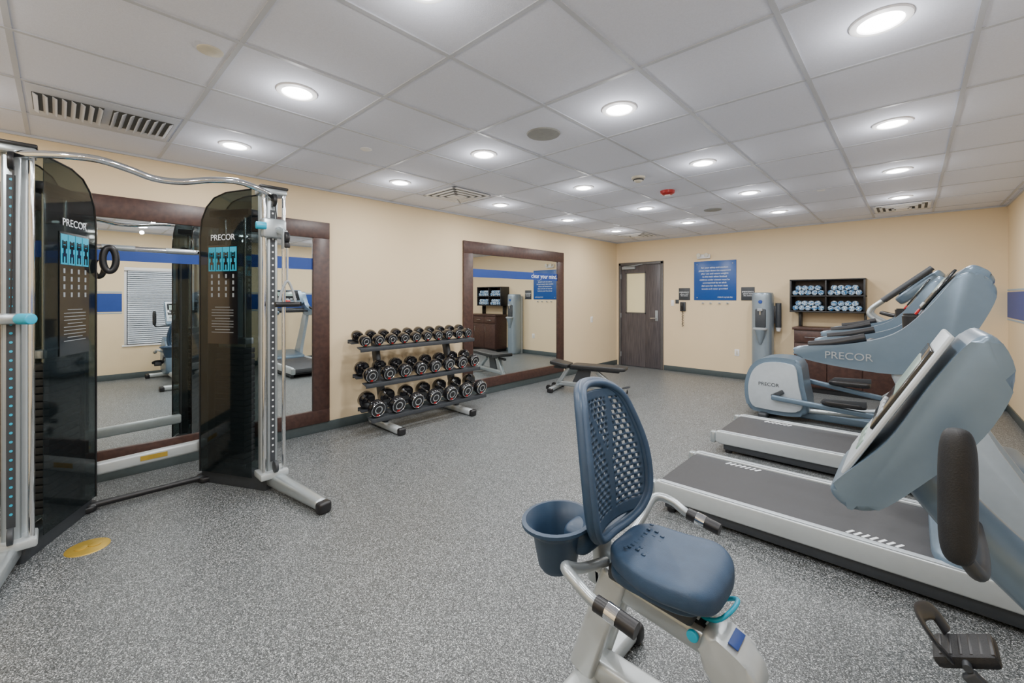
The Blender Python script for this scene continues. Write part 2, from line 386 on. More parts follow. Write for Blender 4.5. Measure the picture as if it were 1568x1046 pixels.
# ------------------------------------------------------------------ far wall signs
g = group("information_sign", (2.07, YF, 1.44))
box2(g, "panel", (1.69, YF-.012, 1.44), (2.45, YF-.0, 2.19), mat("sign_blue", srgb(24, 78, 152), .35, var=.03), .003)
lines = ["for your safety and comfort", "please wipe down the equipment", "after use and return weights", "to the rack when finished",
         "children under sixteen must be", "accompanied by an adult", "dial zero for the front desk", "towels and water provided"]
text(g, "lines", "\n".join(lines), (2.07, YF-.0135, 1.86), .043, M_txt, FAR, sp=1.35)
text(g, "footer", "make it a great day.", (2.26, YF-.0135, 1.50), .034, M_txt, FAR)
for x, z in ((1.75, 2.13), (2.39, 2.13), (1.75, 1.49)): cyl(g, "standoff", (x, YF-.018, z), (x, YF-.011, z), .010, M_grey)
for x in (1.50, 2.64):
    g = group("notice_plaque", (x, YF, 1.42))
    box2(g, "plate", (x-.11, YF-.010, 1.44), (x+.11, YF-.0, 1.68), M_dgr, .003)
    text(g, "print", "EMERGENCY\nplease read\nthe notice", (x, YF-.0115, 1.56), .034, M_txt, FAR)
g = group("wall_emergency_light", (1.88, YF, 2.25))
box2(g, "housing", (1.76, YF-.07, 2.24), (2.0, YF-.0, 2.32), M_white, .012)
for s in (-1, 1): cyl(g, "head", (1.88+s*.07, YF-.12, 2.30), (1.88+s*.07, YF-.05, 2.31), .04, M_cream, r2=.03, bev=.005)
g = group("wall_phone", (1.47, YF, 1.2))
box2(g, "cradle", (1.42, YF-.03, 1.22), (1.53, YF-.0, 1.40), M_dgr, .008)
tube(g, "handset", [(1.475, YF-.05, 1.38), (1.475, YF-.07, 1.32), (1.475, YF-.05, 1.25)], .02, M_blk)
tube(g, "cord", [(1.475+.012*math.sin(i*1.8), YF-.03+.012*math.cos(i*1.8), 1.24-.014*i) for i in range(24)], .006, M_blk, n=6, sm=3)
g = group("light_switch", (1.28, YF, 1.3)); box2(g, "plate", (1.23, YF-.008, 1.32), (1.29, YF-.0, 1.44), M_white, .003); box2(g, "rocker", (1.245, YF-.012, 1.35), (1.275, YF-.007, 1.41), M_white, .003)
box2(g, "dark_notice", (1.32, YF-.008, 1.37), (1.39, YF-.0, 1.45), M_dgr, .001)  # separate dark notice, grouped with the switch beside it
for i, x in enumerate((1.86, 2.0, 2.16, 2.3)):
    g = group("wall_hook", (x, YF, 1.37)); cyl(g, "rose", (x, YF-.012, 1.385), (x, YF-.0, 1.385), .022, M_cream, bev=.003); cyl(g, "peg", (x, YF-.05, 1.385), (x, YF-.01, 1.385), .012, M_grey, bev=.003)
g = group("wall_outlet", (0, 7.5, 1.0))
box2(g, "plate", (.000, 7.46, .98), (.008, 7.54, 1.10), M_white, .003); box2(g, "socket", (.006, 7.48, 1.0), (.011, 7.52, 1.08), M_cream, .003)
g = group("wall_outlet", (2.55, YF, .4))
box2(g, "plate", (2.42, YF-.008, .42), (2.50, YF-.0, .54), M_white, .003); box2(g, "socket", (2.44, YF-.011, .44), (2.48, YF-.006, .52), M_cream, .003)

# ------------------------------------------------------------------ water cooler
g = group("water_cooler", (2.92, 8.28, 0))
wx = 2.93
sell(g, "body", (wx, 8.30, .79), (.32, .34, 1.58), M_wht, e1=.12, e2=.75)
prism(g, "back_box", [(-.13, .0), (.13, .0), (.13, 1.52), (-.13, 1.52)], M_lhood, .0, .22, bev=.02, O=(wx, 8.28, 0))
box2(g, "alcove", (wx-.08, 8.115, .98), (wx+.08, 8.17, 1.30), M_dgr, .02)
cyl(g, "spout", (wx, 8.11, 1.20), (wx, 8.11, 1.27), .012, M_chrome)
box2(g, "spout_head", (wx-.04, 8.08, 1.26), (wx+.04, 8.14, 1.31), M_grey, .012)
sell(g, "basin", (wx, 8.11, .96), (.22, .15, .05), M_grey, e1=.5, e2=.8)
lathe(g, "drain_cone", (wx, 8.13, .80), [(.02, -.1), (.06, .0), (.09, .12), (.10, .15)], M_wht)
cyl(g, "push_button", (wx, 8.12, 1.42), (wx, 8.14, 1.42), .03, M_blue, bev=.003)
cyl(g, "cup_tube", (wx+.22, 8.36, .98), (wx+.22, 8.36, 1.40), .045, M_dgr, bev=.008)
box2(g, "cup_bracket", (wx+.12, 8.33, 1.05), (wx+.2, 8.39, 1.35), M_blk, .004)
lathe(g, "cups", (wx+.22, 8.36, .92), [(.028, 0), (.042, .06), (.044, .063)], M_white)

# ------------------------------------------------------------------ cabinet + towel shelf
g = group("storage_cabinet", (4.0, 8.27, 0))
box2(g, "carcass", (3.42, 8.08, .08), (4.70, 8.51, .98), M_wood, .004)
box2(g, "plinth", (3.45, 8.12, 0), (4.67, 8.51, .08), M_blk, 0)
box2(g, "top", (3.40, 8.05, .98), (4.72, 8.512, 1.02), M_wood, .005)
for i in range(3):
    a = 3.43+i*.425
    box2(g, "door_panel_%d" % i, (a, 8.06, .10), (a+.415, 8.08, .76), M_wood, .004)
    box2(g, "drawer_%d" % i, (a, 8.06, .78), (a+.415, 8.08, .96), M_wood, .004)
    tube(g, "pull_%d" % i, [(a+.14, 8.06, .87), (a+.14, 8.035, .87), (a+.28, 8.035, .87), (a+.28, 8.06, .87)], .005, M_chrome, sm=0)
    tube(g, "door_pull_%d" % i, [(a+.36, 8.06, .55), (a+.36, 8.035, .55), (a+.36, 8.035, .69), (a+.36, 8.06, .69)], .005, M_chrome, sm=0)
g = group("towel_shelf", (3.8, 8.35, 1.022))
X0, X1 = 3.34, 4.30
for nm, a, b in (("side_a", (X0, 8.2, 1.26), (X0+.025, 8.525, 1.78)), ("side_b", (X1-.025, 8.2, 1.26), (X1, 8.525, 1.78)), ("divider", ((X0+X1)/2-.01, 8.2, 1.28), ((X0+X1)/2+.01, 8.52, 1.76)),
                 ("top", (X0, 8.195, 1.765), (X1, 8.525, 1.785)), ("bottom", (X0, 8.195, 1.255), (X1, 8.525, 1.28)), ("mid", (X0, 8.2, 1.505), (X1, 8.52, 1.525)),
                 ("leg_a", (X0+.09, 8.40, 1.022), (X0+.13, 8.52, 1.26)), ("leg_b", (X1-.03, 8.40, 1.022), (X1, 8.52, 1.26))):
    box2(g, nm, a, b, M_blk, .003)
box2(g, "back", (X0, 8.515, 1.26), (X1, 8.527, 1.78), M_wood, 0)
g = group("rolled_towels", (3.8, 8.35, 1.29))
for c0 in (X0+.03, (X0+X1)/2+.015):
    for z0 in (1.281, 1.526):
        for i in range(5):
            for k in range(2):
                if k == 1 and i == 4: continue
                xx = c0+.043+i*.085+k*.042; zz = z0+.043+k*.075
                cyl(g, "towel", (xx, 8.22+random.random()*.02, zz), (xx, 8.50, zz), .041, M_towel, n=20, bev=.012)

# ------------------------------------------------------------------ functional trainer
g = group("cable_crossover_machine", (.9, .48, 0))
CY = .48
M_stack = mat("weight_plate_grey", srgb(52, 54, 56), .45)
for s in (-1, 1):
    B = V((.58, CY+s*.37, 0)); C = V((1.14, CY+s*.66, 0)); F = V((1.80, CY+s*.78, 0))
    d = (C-B).normalized(); nrm = V((.46, -s*.888, 0)).normalized(); Ln = (C-B).length
    prof = [(0, .10), (0, 1.98), (.02, 2.12), (.07, 2.22), (.15, 2.29), (.27, 2.325), (Ln-.11, 2.335), (Ln-.11, .10)]
    prism(g, "shroud_inner", prof, M_smoke, .075, .079, bev=0, O=B, ux=d, uy=nrm)
    prism(g, "shroud_outer", prof, M_smoke, -.079, -.075, bev=0, O=B, ux=d, uy=nrm)
    rim = [B+d*a+V((0, 0, z)) for a, z in prof[:-1]]
    bm = bmesh.new(); W = .079; prev = None
    for p in rim:
        a = bm.verts.new(p+nrm*W); b = bm.verts.new(p-nrm*W)
        if prev: bm.faces.new((prev[0], a, b, prev[1]))
        prev = (a, b)
    emit(g, "shroud_rim", bm, M_smoke)
    for q in (-.079, .079):
        tube(g, "shroud_edge", [p+nrm*q for p in rim], .006, M_gblk, n=8, sm=0)
    an = math.atan2(d.y, d.x)
    for k in range(20):
        box(g, "weight_plate", B+d*.27+V((0, 0, .20+k*.046)), (.30, .10, .040), M_stack, .005, rot=(0, 0, an))
    for a in (.17, .37): cyl(g, "guide_rod", B+d*a+V((0, 0, .12)), B+d*a+V((0, 0, 2.15)), .012, M_chrome)
    box(g, "stack_header", B+d*.27+V((0, 0, 1.15)), (.30, .08, .05), M_sil, .008, rot=(0, 0, an))
    box(g, "top_cross_plate", B+d*.27+V((0, 0, 2.17)), (.40, .12, .05), M_blk, .008, rot=(0, 0, an))
    beam(g, "rear_post", B+d*.04+V((0, 0, .08)), B+d*.04+V((0, 0, 2.0)), .07, .07, M_dgr, .015)
    beam(g, "base_beam", B-d*.03+V((0, 0, .055)), C+V((0, 0, .055)), .10, .14, M_dgr, .02)
    beam(g, "foot", C+V((-.06, 0, .085)), F+V((0, 0, .05)), .10, .11, M_sil, .03, w2=.09, h2=.07)
    fd = (F-C).normalized()
    beam(g, "foot_cap", F-fd*.02+V((0, 0, .04)), F+fd*.05+V((0, 0, .04)), .096, .078, M_blk, .02)
    sell(g, "foot_pad", B+V((0, 0, .025)), (.16, .16, .05), M_blk)
    beam(g, "column", C+V((0, 0, .10)), C+V((0, 0, 2.30)), .075, .07, M_sil, .012)
    beam(g, "column_brace", C-d*.085+V((0, 0, .08)), C-d*.085+V((0, 0, 2.33)), .045, .08, M_lsil, .012)
    box(g, "number_strip", C+V((.037, 0, 1.2)), (.004, .034, 1.95), M_dgr, 0)
    for k in range(38):
        z = .3+k*.05
        cyl(g, "pin_hole", C+V((.0375, 0, z)), C+V((.0405, 0, z)), .007, M_txt if s > 0 else M_cyan, n=10)
    for off in (-.062, .075):
        cyl(g, "slide_rod", C+V((.05, off, .12)), C+V((.05, off, 2.30)), .014, M_chrome)
    box(g, "column_top", C+V((.0, .0, 2.315)), (.15, .19, .045), M_sil, .012)
    box(g, "column_cap", C+V((.02, .0, 2.345)), (.13, .20, .02), M_blk, .006)
    box(g, "column_low", C+V((.01, .0, .13)), (.17, .20, .05), M_lsil, .012)
    cyl(g, "top_pulley", C+V((.06, -.012, 2.25)), C+V((.06, .012, 2.25)), .05, M_blk, bev=.004)
    cyl(g, "low_pulley", C+V((.10, -.012, .20)), C+V((.10, .012, .20)), .045, M_dgr, bev=.004)
    zc = 2.03 if s > 0 else 1.38
    box(g, "carriage", C+V((.05, 0, zc)), (.09, .17, .15 if s > 0 else .06), M_sil, .02)
    if s > 0: cyl(g, "carriage_knob", C+V((.08, -.13, zc+.01)), C+V((.09, -.06, zc+.01)), .028, M_cyan, bev=.006)
    else:
        cyl(g, "carriage_knob", C+V((.10, .03, zc)), C+V((.16, .08, zc)), .030, M_cyan, bev=.006)
        tube(g, "cable", [C+V((.06, .01, 2.22)), C+V((.07, .0, zc+.02))], .004, M_blk, n=6, sm=0)
    if s > 0:
        beam(g, "swivel_arm", C+V((.09, .02, zc-.01)), C+V((.20, .04, zc-.05)), .03, .05, M_sil, .01)
        cyl(g, "swivel_pulley", C+V((.20, .025, zc-.08)), C+V((.20, .055, zc-.08)), .045, M_blk, bev=.004)
        box(g, "swivel_guard", C+V((.20, .018, zc-.09)), (.05, .006, .15), M_sil, .002)
        cyl(g, "cable_ball", C+V((.23, .04, zc-.16)), C+V((.23, .04, zc-.12)), .02, M_blk, bev=.008)
        tube(g, "cable", [C+V((.06, .01, 2.22)), C+V((.07, .03, zc-.02))], .004, M_blk, n=6, sm=0)
        hz = zc-.54
        tube(g, "handle_chain", [C+V((.23, .04, zc-.14)), C+V((.23, .04, hz+.13))], .008, M_chrome, n=6, sm=0)
        tube(g, "handle_strap", [C+V((.23, -.02, hz-.04)), C+V((.23, .0, hz+.05)), C+V((.23, .04, hz+.13)), C+V((.23, .08, hz+.05)), C+V((.23, .10, hz-.04))], .010, M_grey, n=8)
        cyl(g, "handle_grip", C+V((.23, -.045, hz-.045)), C+V((.23, .125, hz-.045)), .020, M_blk, bev=.004)
    ph = math.atan2(nrm.x, -nrm.y)
    Rz = (math.pi/2, 0, ph)
    right = V((math.cos(ph), math.sin(ph), 0))
    face = B+d*.24+nrm*.083
    text(g, "maker_text", "PRECOR", face+V((0, 0, 1.97)), .066, M_txt, Rz)
    box(g, "placard", face+V((0, 0, 1.52))-nrm*.001, (.30, .003, .78), M_gblk, 0, rot=(0, 0, ph))
    for i in range(4):
        cc = face+right*(-.108+i*.072)
        box(g, "figure_panel", cc+V((0, 0, 1.80)), (.066, .004, .19), M_cyan, 0, rot=(0, 0, ph))
        box(g, "figure_body", cc+V((0, 0, 1.79))+nrm*.003, (.018, .003, .07), M_gblk, 0, rot=(0, 0, ph))
        for q in (-1, 1):
            box(g, "figure_limb", cc+right*(q*.014)+V((0, 0, 1.745))+nrm*.003, (.009, .003, .06), M_gblk, 0, rot=(0, 0, ph))
            box(g, "figure_arm", cc+right*(q*.018)+V((0, 0, 1.83))+nrm*.003, (.009, .003, .05), M_gblk, 0, rot=(0, 0, ph))
        box(g, "figure_head", cc+V((0, 0, 1.84))+nrm*.003, (.016, .003, .02), M_gblk, 0, rot=(0, 0, ph))
        for j in range(4):
            box(g, "figure_small", cc+V((0, 0, 1.665-j*.05)), (.016, .004, .030), M_grey, 0, rot=(0, 0, ph))
    for j in range(10):
        box(g, "print_line", face+V((0, 0, 1.42-j*.022)), (.22 if j % 4 else .15, .004, .004), M_grey, 0, rot=(0, 0, ph))
beam(g, "rear_low_bar", (.55, .12, .27), (.55, .84, .29), .06, .09, M_lsil, .02)
box(g, "rear_label", (.583, .50, .285), (.003, .16, .035), M_gold, 0)
cyl(g, "floor_bar", (.60, .10, .035), (.60, .86, .035), .022, M_blk)
cyl(g, "pull_up_bar", (.57, .12, 1.86), (.57, .84, 1.86), .020, M_chrome)
for y in (.30, .66): cyl(g, "pull_up_knurl", (.57, y-.09, 1.86), (.57, y+.09, 1.86), .022, M_sil)
tube(g, "multi_grip_bar", [(1.14, -.20, 2.29), (1.24, -.12, 2.29), (1.31, .02, 2.30), (1.33, .16, 2.305), (1.29, .30, 2.285), (1.26, .42, 2.26), (1.27, .56, 2.265), (1.32, .72, 2.30), (1.33, .88, 2.315), (1.26, 1.06, 2.29), (1.14, 1.16, 2.27)], .021, M_chrome)
tube(g, "ab_strap", [(.60, .25+.035*math.sin(t), 1.77+.085*math.cos(t)) for t in [i*math.pi/6 for i in range(12)]], .022, M_blk, n=10, sm=3, closed=True)
g = group("floor_outlet_cover", (1.20, .12, 0))
lathe(g, "plate", (1.20, .12, 0), [(0, .006), (.09, .006), (.100, .003), (.102, 0)], M_gold)
cyl(g, "cap", (1.20, .15, .006), (1.20, .15, .010), .03, M_gold, bev=.001)
cyl(g, "cap_b", (1.20, .09, .006), (1.20, .09, .010), .03, M_gold, bev=.001)

# ------------------------------------------------------------------ dumbbell rack
g = group("dumbbell_rack", (.4, 3.07, 0))
TI = [(.98, .26), (.60, .38), (.25, .50)]
for y in (2.55, 3.58):
    beam(g, "foot", (.10, y, .05), (.74, y, .04), .085, .075, M_lsil, .025)
    beam(g, "foot_cap", (.73, y, .04), (.79, y, .038), .09, .08, M_blk, .02)
    beam(g, "upright", (.42, y, .07), (.17, y, 1.02), .06, .11, M_dgr, .02)
    for z, x in TI:
        prism(g, "bracket", [(x-.15, z-.03), (x+.14, z-.09), (x+.14, z-.06), (x-.15, z+.0)], M_dgr, y-.02, y+.02, bev=.003)
for z, x in TI:
    for dx, dz in ((-.11, .0), (.10, -.05)):
        box(g, "shelf_rail", (x+dx, 3.09, z+dz), (.085, 1.66, .012), M_dgr, .003, rot=(0, math.radians(14), 0))
        box(g, "shelf_lip", (x+dx+(.046 if dx > 0 else -.046), 3.09, z+dz-(.015 if dx > 0 else -.01)), (.010, 1.66, .045), M_dgr, .003)
meshes = {}
def dumbbell(x, y, z, r, L):
    key = r
    if key not in meshes:
        parts = []
        for s in (-1, 1):
            parts.append(([(.0, s*L/2), (r*.5, s*L/2), (r*.52, s*(L/2-.004)), (r*.86, s*(L/2-.004)), (r, s*(L/2-.02)), (r, s*(L/2-.075)), (r*.8, s*(L/2-.095)), (.02, s*(L/2-.095))], 0))
            parts.append(([(r*.36, s*(L/2+.0004)), (r*.38, s*(L/2+.0015)), (r*.46, s*(L/2+.0015)), (r*.48, s*(L/2+.0004))], 1))
            parts.append(([(r*.80, s*(L/2-.0045)), (r*.82, s*(L/2-.002)), (r*.86, s*(L/2-.002)), (r*.88, s*(L/2-.005))], 1))
        parts.append(([(.014, -L/2+.09), (.016, 0), (.014, L/2-.09)], 1))
        bm = bmesh.new(); n = 24
        for prof, mi in parts:
            R = [[bm.verts.new((zz, rr*math.cos(2*math.pi*k/n), rr*math.sin(2*math.pi*k/n))) for k in range(n)] for rr, zz in prof]
            for a, b in zip(R, R[1:]):
                for k in range(n):
                    f = bm.faces.new((a[k], a[(k+1) % n], b[(k+1) % n], b[k])); f.material_index = mi
        for s in (-1, 1):
            for q in (-1, 1):
                rr = bmesh.ops.create_cube(bm, size=1)["verts"]
                bmesh.ops.scale(bm, vec=(.002, r*.14, r*.22), verts=rr)
                bmesh.ops.translate(bm, vec=(s*(L/2-.003), q*r*.10, -r*.66), verts=rr)
                for v in rr:
                    for f in v.link_faces: f.material_index = 2
        bmesh.ops.remove_doubles(bm, verts=bm.verts, dist=1e-6); bmesh.ops.recalc_face_normals(bm, faces=bm.faces)
        me = bpy.data.meshes.new("dumbbell"); bm.to_mesh(me); bm.free()
        me.polygons.foreach_set("use_smooth", [True]*len(me.polygons)); me.set_sharp_from_angle(angle=.7)
        for m in (M_gblk, M_chrome, M_red): me.materials.append(m)
        meshes[key] = me
    o = bpy.data.objects.new("dumbbell", meshes[key]); SC.collection.objects.link(o)
    o.parent = g[0]; o.location = V((x, y, z))+g[1]; o.rotation_euler = (0, math.radians(14), 0)
g = group("dumbbell_set", (.4, 3.09, .3))
for (z, x), (n, r, L) in zip(TI, ((10, .062, .27), (8, .080, .30), (7, .092, .33))):
    for i in range(n):
        dumbbell(x-.005, 2.34+(i+.0)*(1.50/(n-1)), z-.02+r+.012, r, L)

# ------------------------------------------------------------------ bench
g = group("weight_bench", (.52, 5.50, 0), local=True, rz=math.radians(16))
sell(g, "back_pad", (.78, 0, .415), (.86, .29, .065), M_pad, e1=.3, e2=.25)
sell(g, "seat_pad", (.17, 0, .435), (.32, .30, .065), M_pad, e1=.3, e2=.3, rot=(0, math.radians(9), 0))
beam(g, "pad_rail", (.05, 0, .37), (1.1, 0, .365), .05, .04, M_dgr, .01)
beam(g, "spine", (.10, 0, .12), (1.12, 0, .10), .07, .08, M_sil, .02)
beam(g, "front_post", (1.12, 0, .06), (.75, 0, .34), .06, .06, M_sil, .015)
beam(g, "rear_post", (.10, 0, .08), (.30, 0, .38), .07, .06, M_sil, .015)
beam(g, "rear_foot", (.08, -.26, .05), (.08, .26, .05), .07, .06, M_sil, .02)
beam(g, "front_foot", (1.14, -.20, .05), (1.14, .20, .05), .07, .06, M_sil, .02)
for x, w in ((.08, .26), (1.14, .20)):
    for s in (-1, 1): sell(g, "foot_cap", (x, s*w, .035), (.09, .06, .07), M_blk)
prism(g, "adjust_plate", [(.35, .13), (.62, .12), (.66, .36), (.45, .35)], M_dgr, -.012, .012, bev=.003)
for s in (-1, 1): cyl(g, "wheel", (.0, s*.12-.015, .05), (.0, s*.12+.015, .05), .045, M_blk, bev=.005)
beam(g, "wheel_arm", (.0, -.12, .05), (.0, .12, .05), .02, .02, M_dgr, .004)
tube(g, "carry_handle", [(1.14, -.03, .12), (1.24, -.03, .15), (1.24, .03, .15), (1.14, .03, .12)], .009, M_dgr)

# ------------------------------------------------------------------ treadmills
def treadmill(x0, yc):
    g = group("treadmill", (x0, yc, 0), local=True)
    for s in (-1, 1):
        ya, yb = (.355, .41) if s > 0 else (-.41, -.355)
        prism(g, "side_rail", [(.0, .10), (.0, .17), (.03, .20), (1.95, .215), (1.95, .10), (.06, .08)], M_lsil, ya, yb, bev=.012)
        box(g, "rail_tread", (.85, s*.382, .2085), (1.6, .038, .004), M_bez, .001, rot=(0, -.0078, 0))
        box(g, "end_cap", (-.008, s*.385, .135), (.05, .075, .11), M_sil, .015)
        cyl(g, "foot", (.12, s*.36, 0), (.12, s*.36, .09), .03, M_blk)
        cyl(g, "foot_f", (1.85, s*.36, 0), (1.85, s*.36, .10), .035, M_blk)
        box(g, "under_skirt", (.98, s*.365, .065), (1.80, .05, .08), M_dgr, .01)
    prism(g, "belt", [(.0, .135), (.012, .17), (.04, .188), (1.6, .200), (1.6, .10), (.04, .085), (.012, .10)], M_belt, -.345, .345, bev=0, sm=0)
    box(g, "frame_under", (1.0, 0, .075), (1.8, .66, .05), M_blk, .005)
    for k in range(7):
        box(g, "belt_mark", (1.10+k*.034, -.30, .1975), (.014, .055, .003), M_txt, 0, rot=(0, -.0078, -.5))
        box(g, "belt_mark_far", (.30+k*.034, .30, .1915), (.014, .055, .003), M_txt, 0, rot=(0, -.0078, -.5))
    def hood(p):
        k = (p.x+.31)/.62; q = p.copy()
        if q.z > 0: q.z *= .45+.75*max(0, min(1, k))
        return q
    sell(g, "motor_hood", (1.73, 0, .20), (.62, .80, .26), M_hood, e1=.45, e2=.3, fn=hood)
    prof = [(.87, 1.215), (.86, 1.18), (.90, 1.15), (1.08, 1.12), (1.31, 1.11), (1.47, 1.17), (1.56, 1.32), (1.63, 1.50), (1.61, 1.58), (1.555, 1.615), (1.50, 1.59), (1.41, 1.45), (1.28, 1.31), (1.09, 1.245)]
    for s in (-1, 1):
        y0 = s*.41; y1 = s*.33
        prism(g, "side_arm", prof, M_hood, min(y0, y1), max(y0, y1), bev=.025, sm=5, seg=4)
        up = [(1.66, .12), (2.02, .12), (1.96, .24), (1.64, .80), (1.46, 1.16), (1.27, 1.14), (1.38, .85), (1.58, .40)]
        prism(g, "upright", up, M_lhood, s*.365-.03, s*.365+.03, bev=.015, sm=4)
        tube(g, "hand_grip", [(.92, s*.37, 1.226), (1.04, s*.37, 1.248), (1.17, s*.37, 1.285)], .022, M_blk)
    con = [(1.38, 1.40), (1.42, 1.34), (1.52, 1.34), (1.59, 1.50), (1.635, 1.58), (1.58, 1.65), (1.52, 1.62)]
    prism(g, "console_body", con, M_hood, -.33, .33, bev=.02, sm=5)
    a = math.atan2(.24, .15)
    nx = V((-math.sin(a), 0, math.cos(a)))
    c = V((1.452, 0, 1.51))+nx*.006
    def panel(nm, u, v, su, sv, m, lift):
        p = c+V((math.cos(a), 0, math.sin(a)))*u+nx*lift+V((0, v, 0))
        box(g, nm, p, (su, sv, .012), m, .004, rot=(0, -a, 0))
    panel("display", .02, 0, .24, .50, M_scr, .012)
    panel("display_inset", .05, 0, .10, .34, M_lcd, .0135)
    for k in range(5): panel("key_%d" % k, -.075, -.16+k*.08, .03, .05, M_grey, .015)
    panel("stop_key", -.12, 0, .035, .10, M_red, .012)
    tube(g, "front_bar", [(1.2, -.36, 1.20), (1.16, -.2, 1.22), (1.16, .2, 1.22), (1.2, .36, 1.20)], .02, M_blk)
    beam(g, "console_beam", (1.43, -.34, 1.22), (1.43, .34, 1.22), .10, .10, M_dgr, .02)
    text(g, "maker_text", "PRECOR", (1.10, -.4115, 1.18), .055, M_grey, (math.pi/2, 0, 0))
    for s in (-1, 1):
        lathe(g, "cup_holder", (1.36, s*.22, 1.30), [(.045, 0), (.05, .10), (.046, .10), (.04, .01)], M_blk)
treadmill(3.45, 3.31)
treadmill(3.39, 4.79)

# ------------------------------------------------------------------ elliptical
g = group("elliptical_trainer", (3.25, 6.25, 0), local=True)
hp = [(.02, .10), (-.02, .35), (.03, .58), (.14, .71), (.30, .755), (.48, .75), (.58, .70), (.62, .45), (.66, .14), (.50, .06), (.15, .06)]
prism(g, "drive_housing", hp, M_hood, -.21, .21, bev=.04, sm=5, seg=4)
hp2 = [(p[0]*.84+.05, p[1]*.84+.065) for p in hp]
for s in (-1, 1):
    prism(g, "side_cover", hp2, M_bez, s*.225-.025, s*.225+.025, bev=.012, sm=5)
    text(g, "maker_text", "PRECOR", (.26, s*.252, .42), .06, M_dgr, (math.pi/2, 0, 0 if s < 0 else math.pi))
    beam(g, "crank_arm", (.42, s*.27, .36), (.42+.12*s, s*.27, .36+.08*s), .03, .05, M_dgr, .008)
    beam(g, "stride_link", (.42+.12*s, s*.30, .36+.08*s), (1.30, s*.30, .27+.05*s), .045, .06, M_hood, .015)
    sell(g, "foot_pedal", (1.0, s*.29, .38+.07*s), (.40, .17, .06), M_blk, e1=.4, e2=.4)
    prism(g, "pedal_guard", [(.79, .38+.07*s), (1.20, .38+.07*s), (1.20, .45+.07*s), (.85, .43+.07*s)], M_dgr, s*.29+s*.07-.008, s*.29+s*.07+.008, bev=.003)
    tube(g, "ramp_rail", [(.55, s*.12, .14), (1.2, s*.13, .18), (1.75, s*.14, .34)], .028, M_sil)
    beam(g, "link_low", (1.30, s*.30, .27+.05*s), (1.62, s*.27, .62), .04, .05, M_sil, .012)
    tube(g, "moving_handle", [(1.62, s*.27, .55), (1.60, s*.27, .90), (1.44, s*.27, 1.14), (1.24, s*.27, 1.28), (1.22, s*.265, 1.36), (1.32, s*.26, 1.46), (1.66, s*.25, 1.76)], .021, M_sil)
    tube(g, "moving_grip", [(1.32, s*.26, 1.46), (1.49, s*.255, 1.61), (1.70, s*.25, 1.795)], .027, M_dgr)
    tube(g, "fixed_handle", [(1.64, s*.03, 1.20), (1.55, s*.12, 1.28), (1.40, s*.14, 1.30), (1.30, s*.10, 1.33)], .018, M_blk)
beam(g, "base_spine", (.4, 0, .07), (1.95, 0, .07), .14, .09, M_hood, .02)
beam(g, "front_foot", (1.92, -.32, .05), (1.92, .32, .05), .10, .08, M_dgr, .02)
beam(g, "rear_foot", (.20, -.30, .035), (.20, .30, .035), .10, .06, M_dgr, .02)
beam(g, "mast", (1.88, 0, .10), (1.66, 0, 1.50), .14, .18, M_lhood, .04, w2=.09, h2=.10)
sell(g, "console", (1.61, 0, 1.60), (.46, .42, .11), M_hood, e1=.4, e2=.45, rot=(0, math.radians(-42), 0))
box(g, "display", (1.572, 0, 1.643), (.34, .32, .012), M_scr, .004, rot=(0, math.radians(-42), 0))
cyl(g, "mast_joint", (1.62, -.29, .60), (1.62, .29, .60), .03, M_dgr)

# ------------------------------------------------------------------ recumbent bike
g = group("recumbent_exercise_bike", (4.6, 1.42, 0))
yc = 1.42
beam(g, "rear_stabilizer", (3.90, yc-.29, .05), (3.90, yc+.29, .05), .09, .07, M_lsil, .025)
beam(g, "front_stabilizer", (5.50, yc-.29, .05), (5.50, yc+.29, .05), .09, .07, M_lsil, .025)
for x in (3.90, 5.50):
    for s in (-1, 1): sell(g, "stabilizer_cap", (x, yc+s*.30, .04), (.11, .07, .08), M_blk)
beam(g, "base_beam", (3.90, yc, .10), (5.50, yc, .10), .10, .08, M_lsil, .02)
for s in (-1, 1):
    beam(g, "rear_post", (3.88, yc+s*.055, .08), (4.02, yc+s*.045, .50), .042, .10, M_lsil, .015)
rs = -.135
beam(g, "seat_rail", (3.90, yc, .462), (4.36, yc, .410), .10, .08, M_sil, .02)
prism(g, "rail_nose", [(4.46+rs, .345), (4.46+rs, .458), (4.52+rs, .455), (4.60+rs, .41), (4.62+rs, .34), (4.56+rs, .28)], M_lsil, yc-.06, yc+.06, bev=.02, sm=4)
beam(g, "rail_leg", (4.40, yc, .37), (4.68, yc, .12), .10, .09, M_lsil, .02)
box(g, "rail_scale", (4.28, yc, .4605), (.18, .05, .003), M_blk, 0, rot=(0, .0997, 0))
for k in range(5): box(g, "rail_mark", (4.23+k*.032, yc, .4665-k*.0035), (.012, .020, .003), M_txt, 0, rot=(0, .0997, 0))
box(g, "rail_label", (4.545+rs, yc, .4535), (.03, .08, .004), M_blue, .001, rot=(0, .35, 0))
beam(g, "seat_carriage", (4.00, yc, .515), (4.30, yc, .49), .14, .06, M_dgr, .015)
def seatfn(p):
    q = p.copy(); k = (p.x+.185)/.37
    q.y *= .78+.24*math.sin(max(0, min(1, k))*math.pi*.62)
    q.z += .10*(p.y/.2)**2*.22-.018*math.exp(-((p.x+.02)/.12)**2)-(.03*max(0, (p.x-.08)/.12)**2)
    return q
sell(g, "seat", (4.195, yc+.01, .592), (.37, .355, .095), M_navy, e1=.5, e2=.55, fn=seatfn, n=64, k=28)
sell(g, "seat_pan", (4.185, yc+.01, .553), (.33, .31, .06), M_navyd, e1=.5, e2=.55)
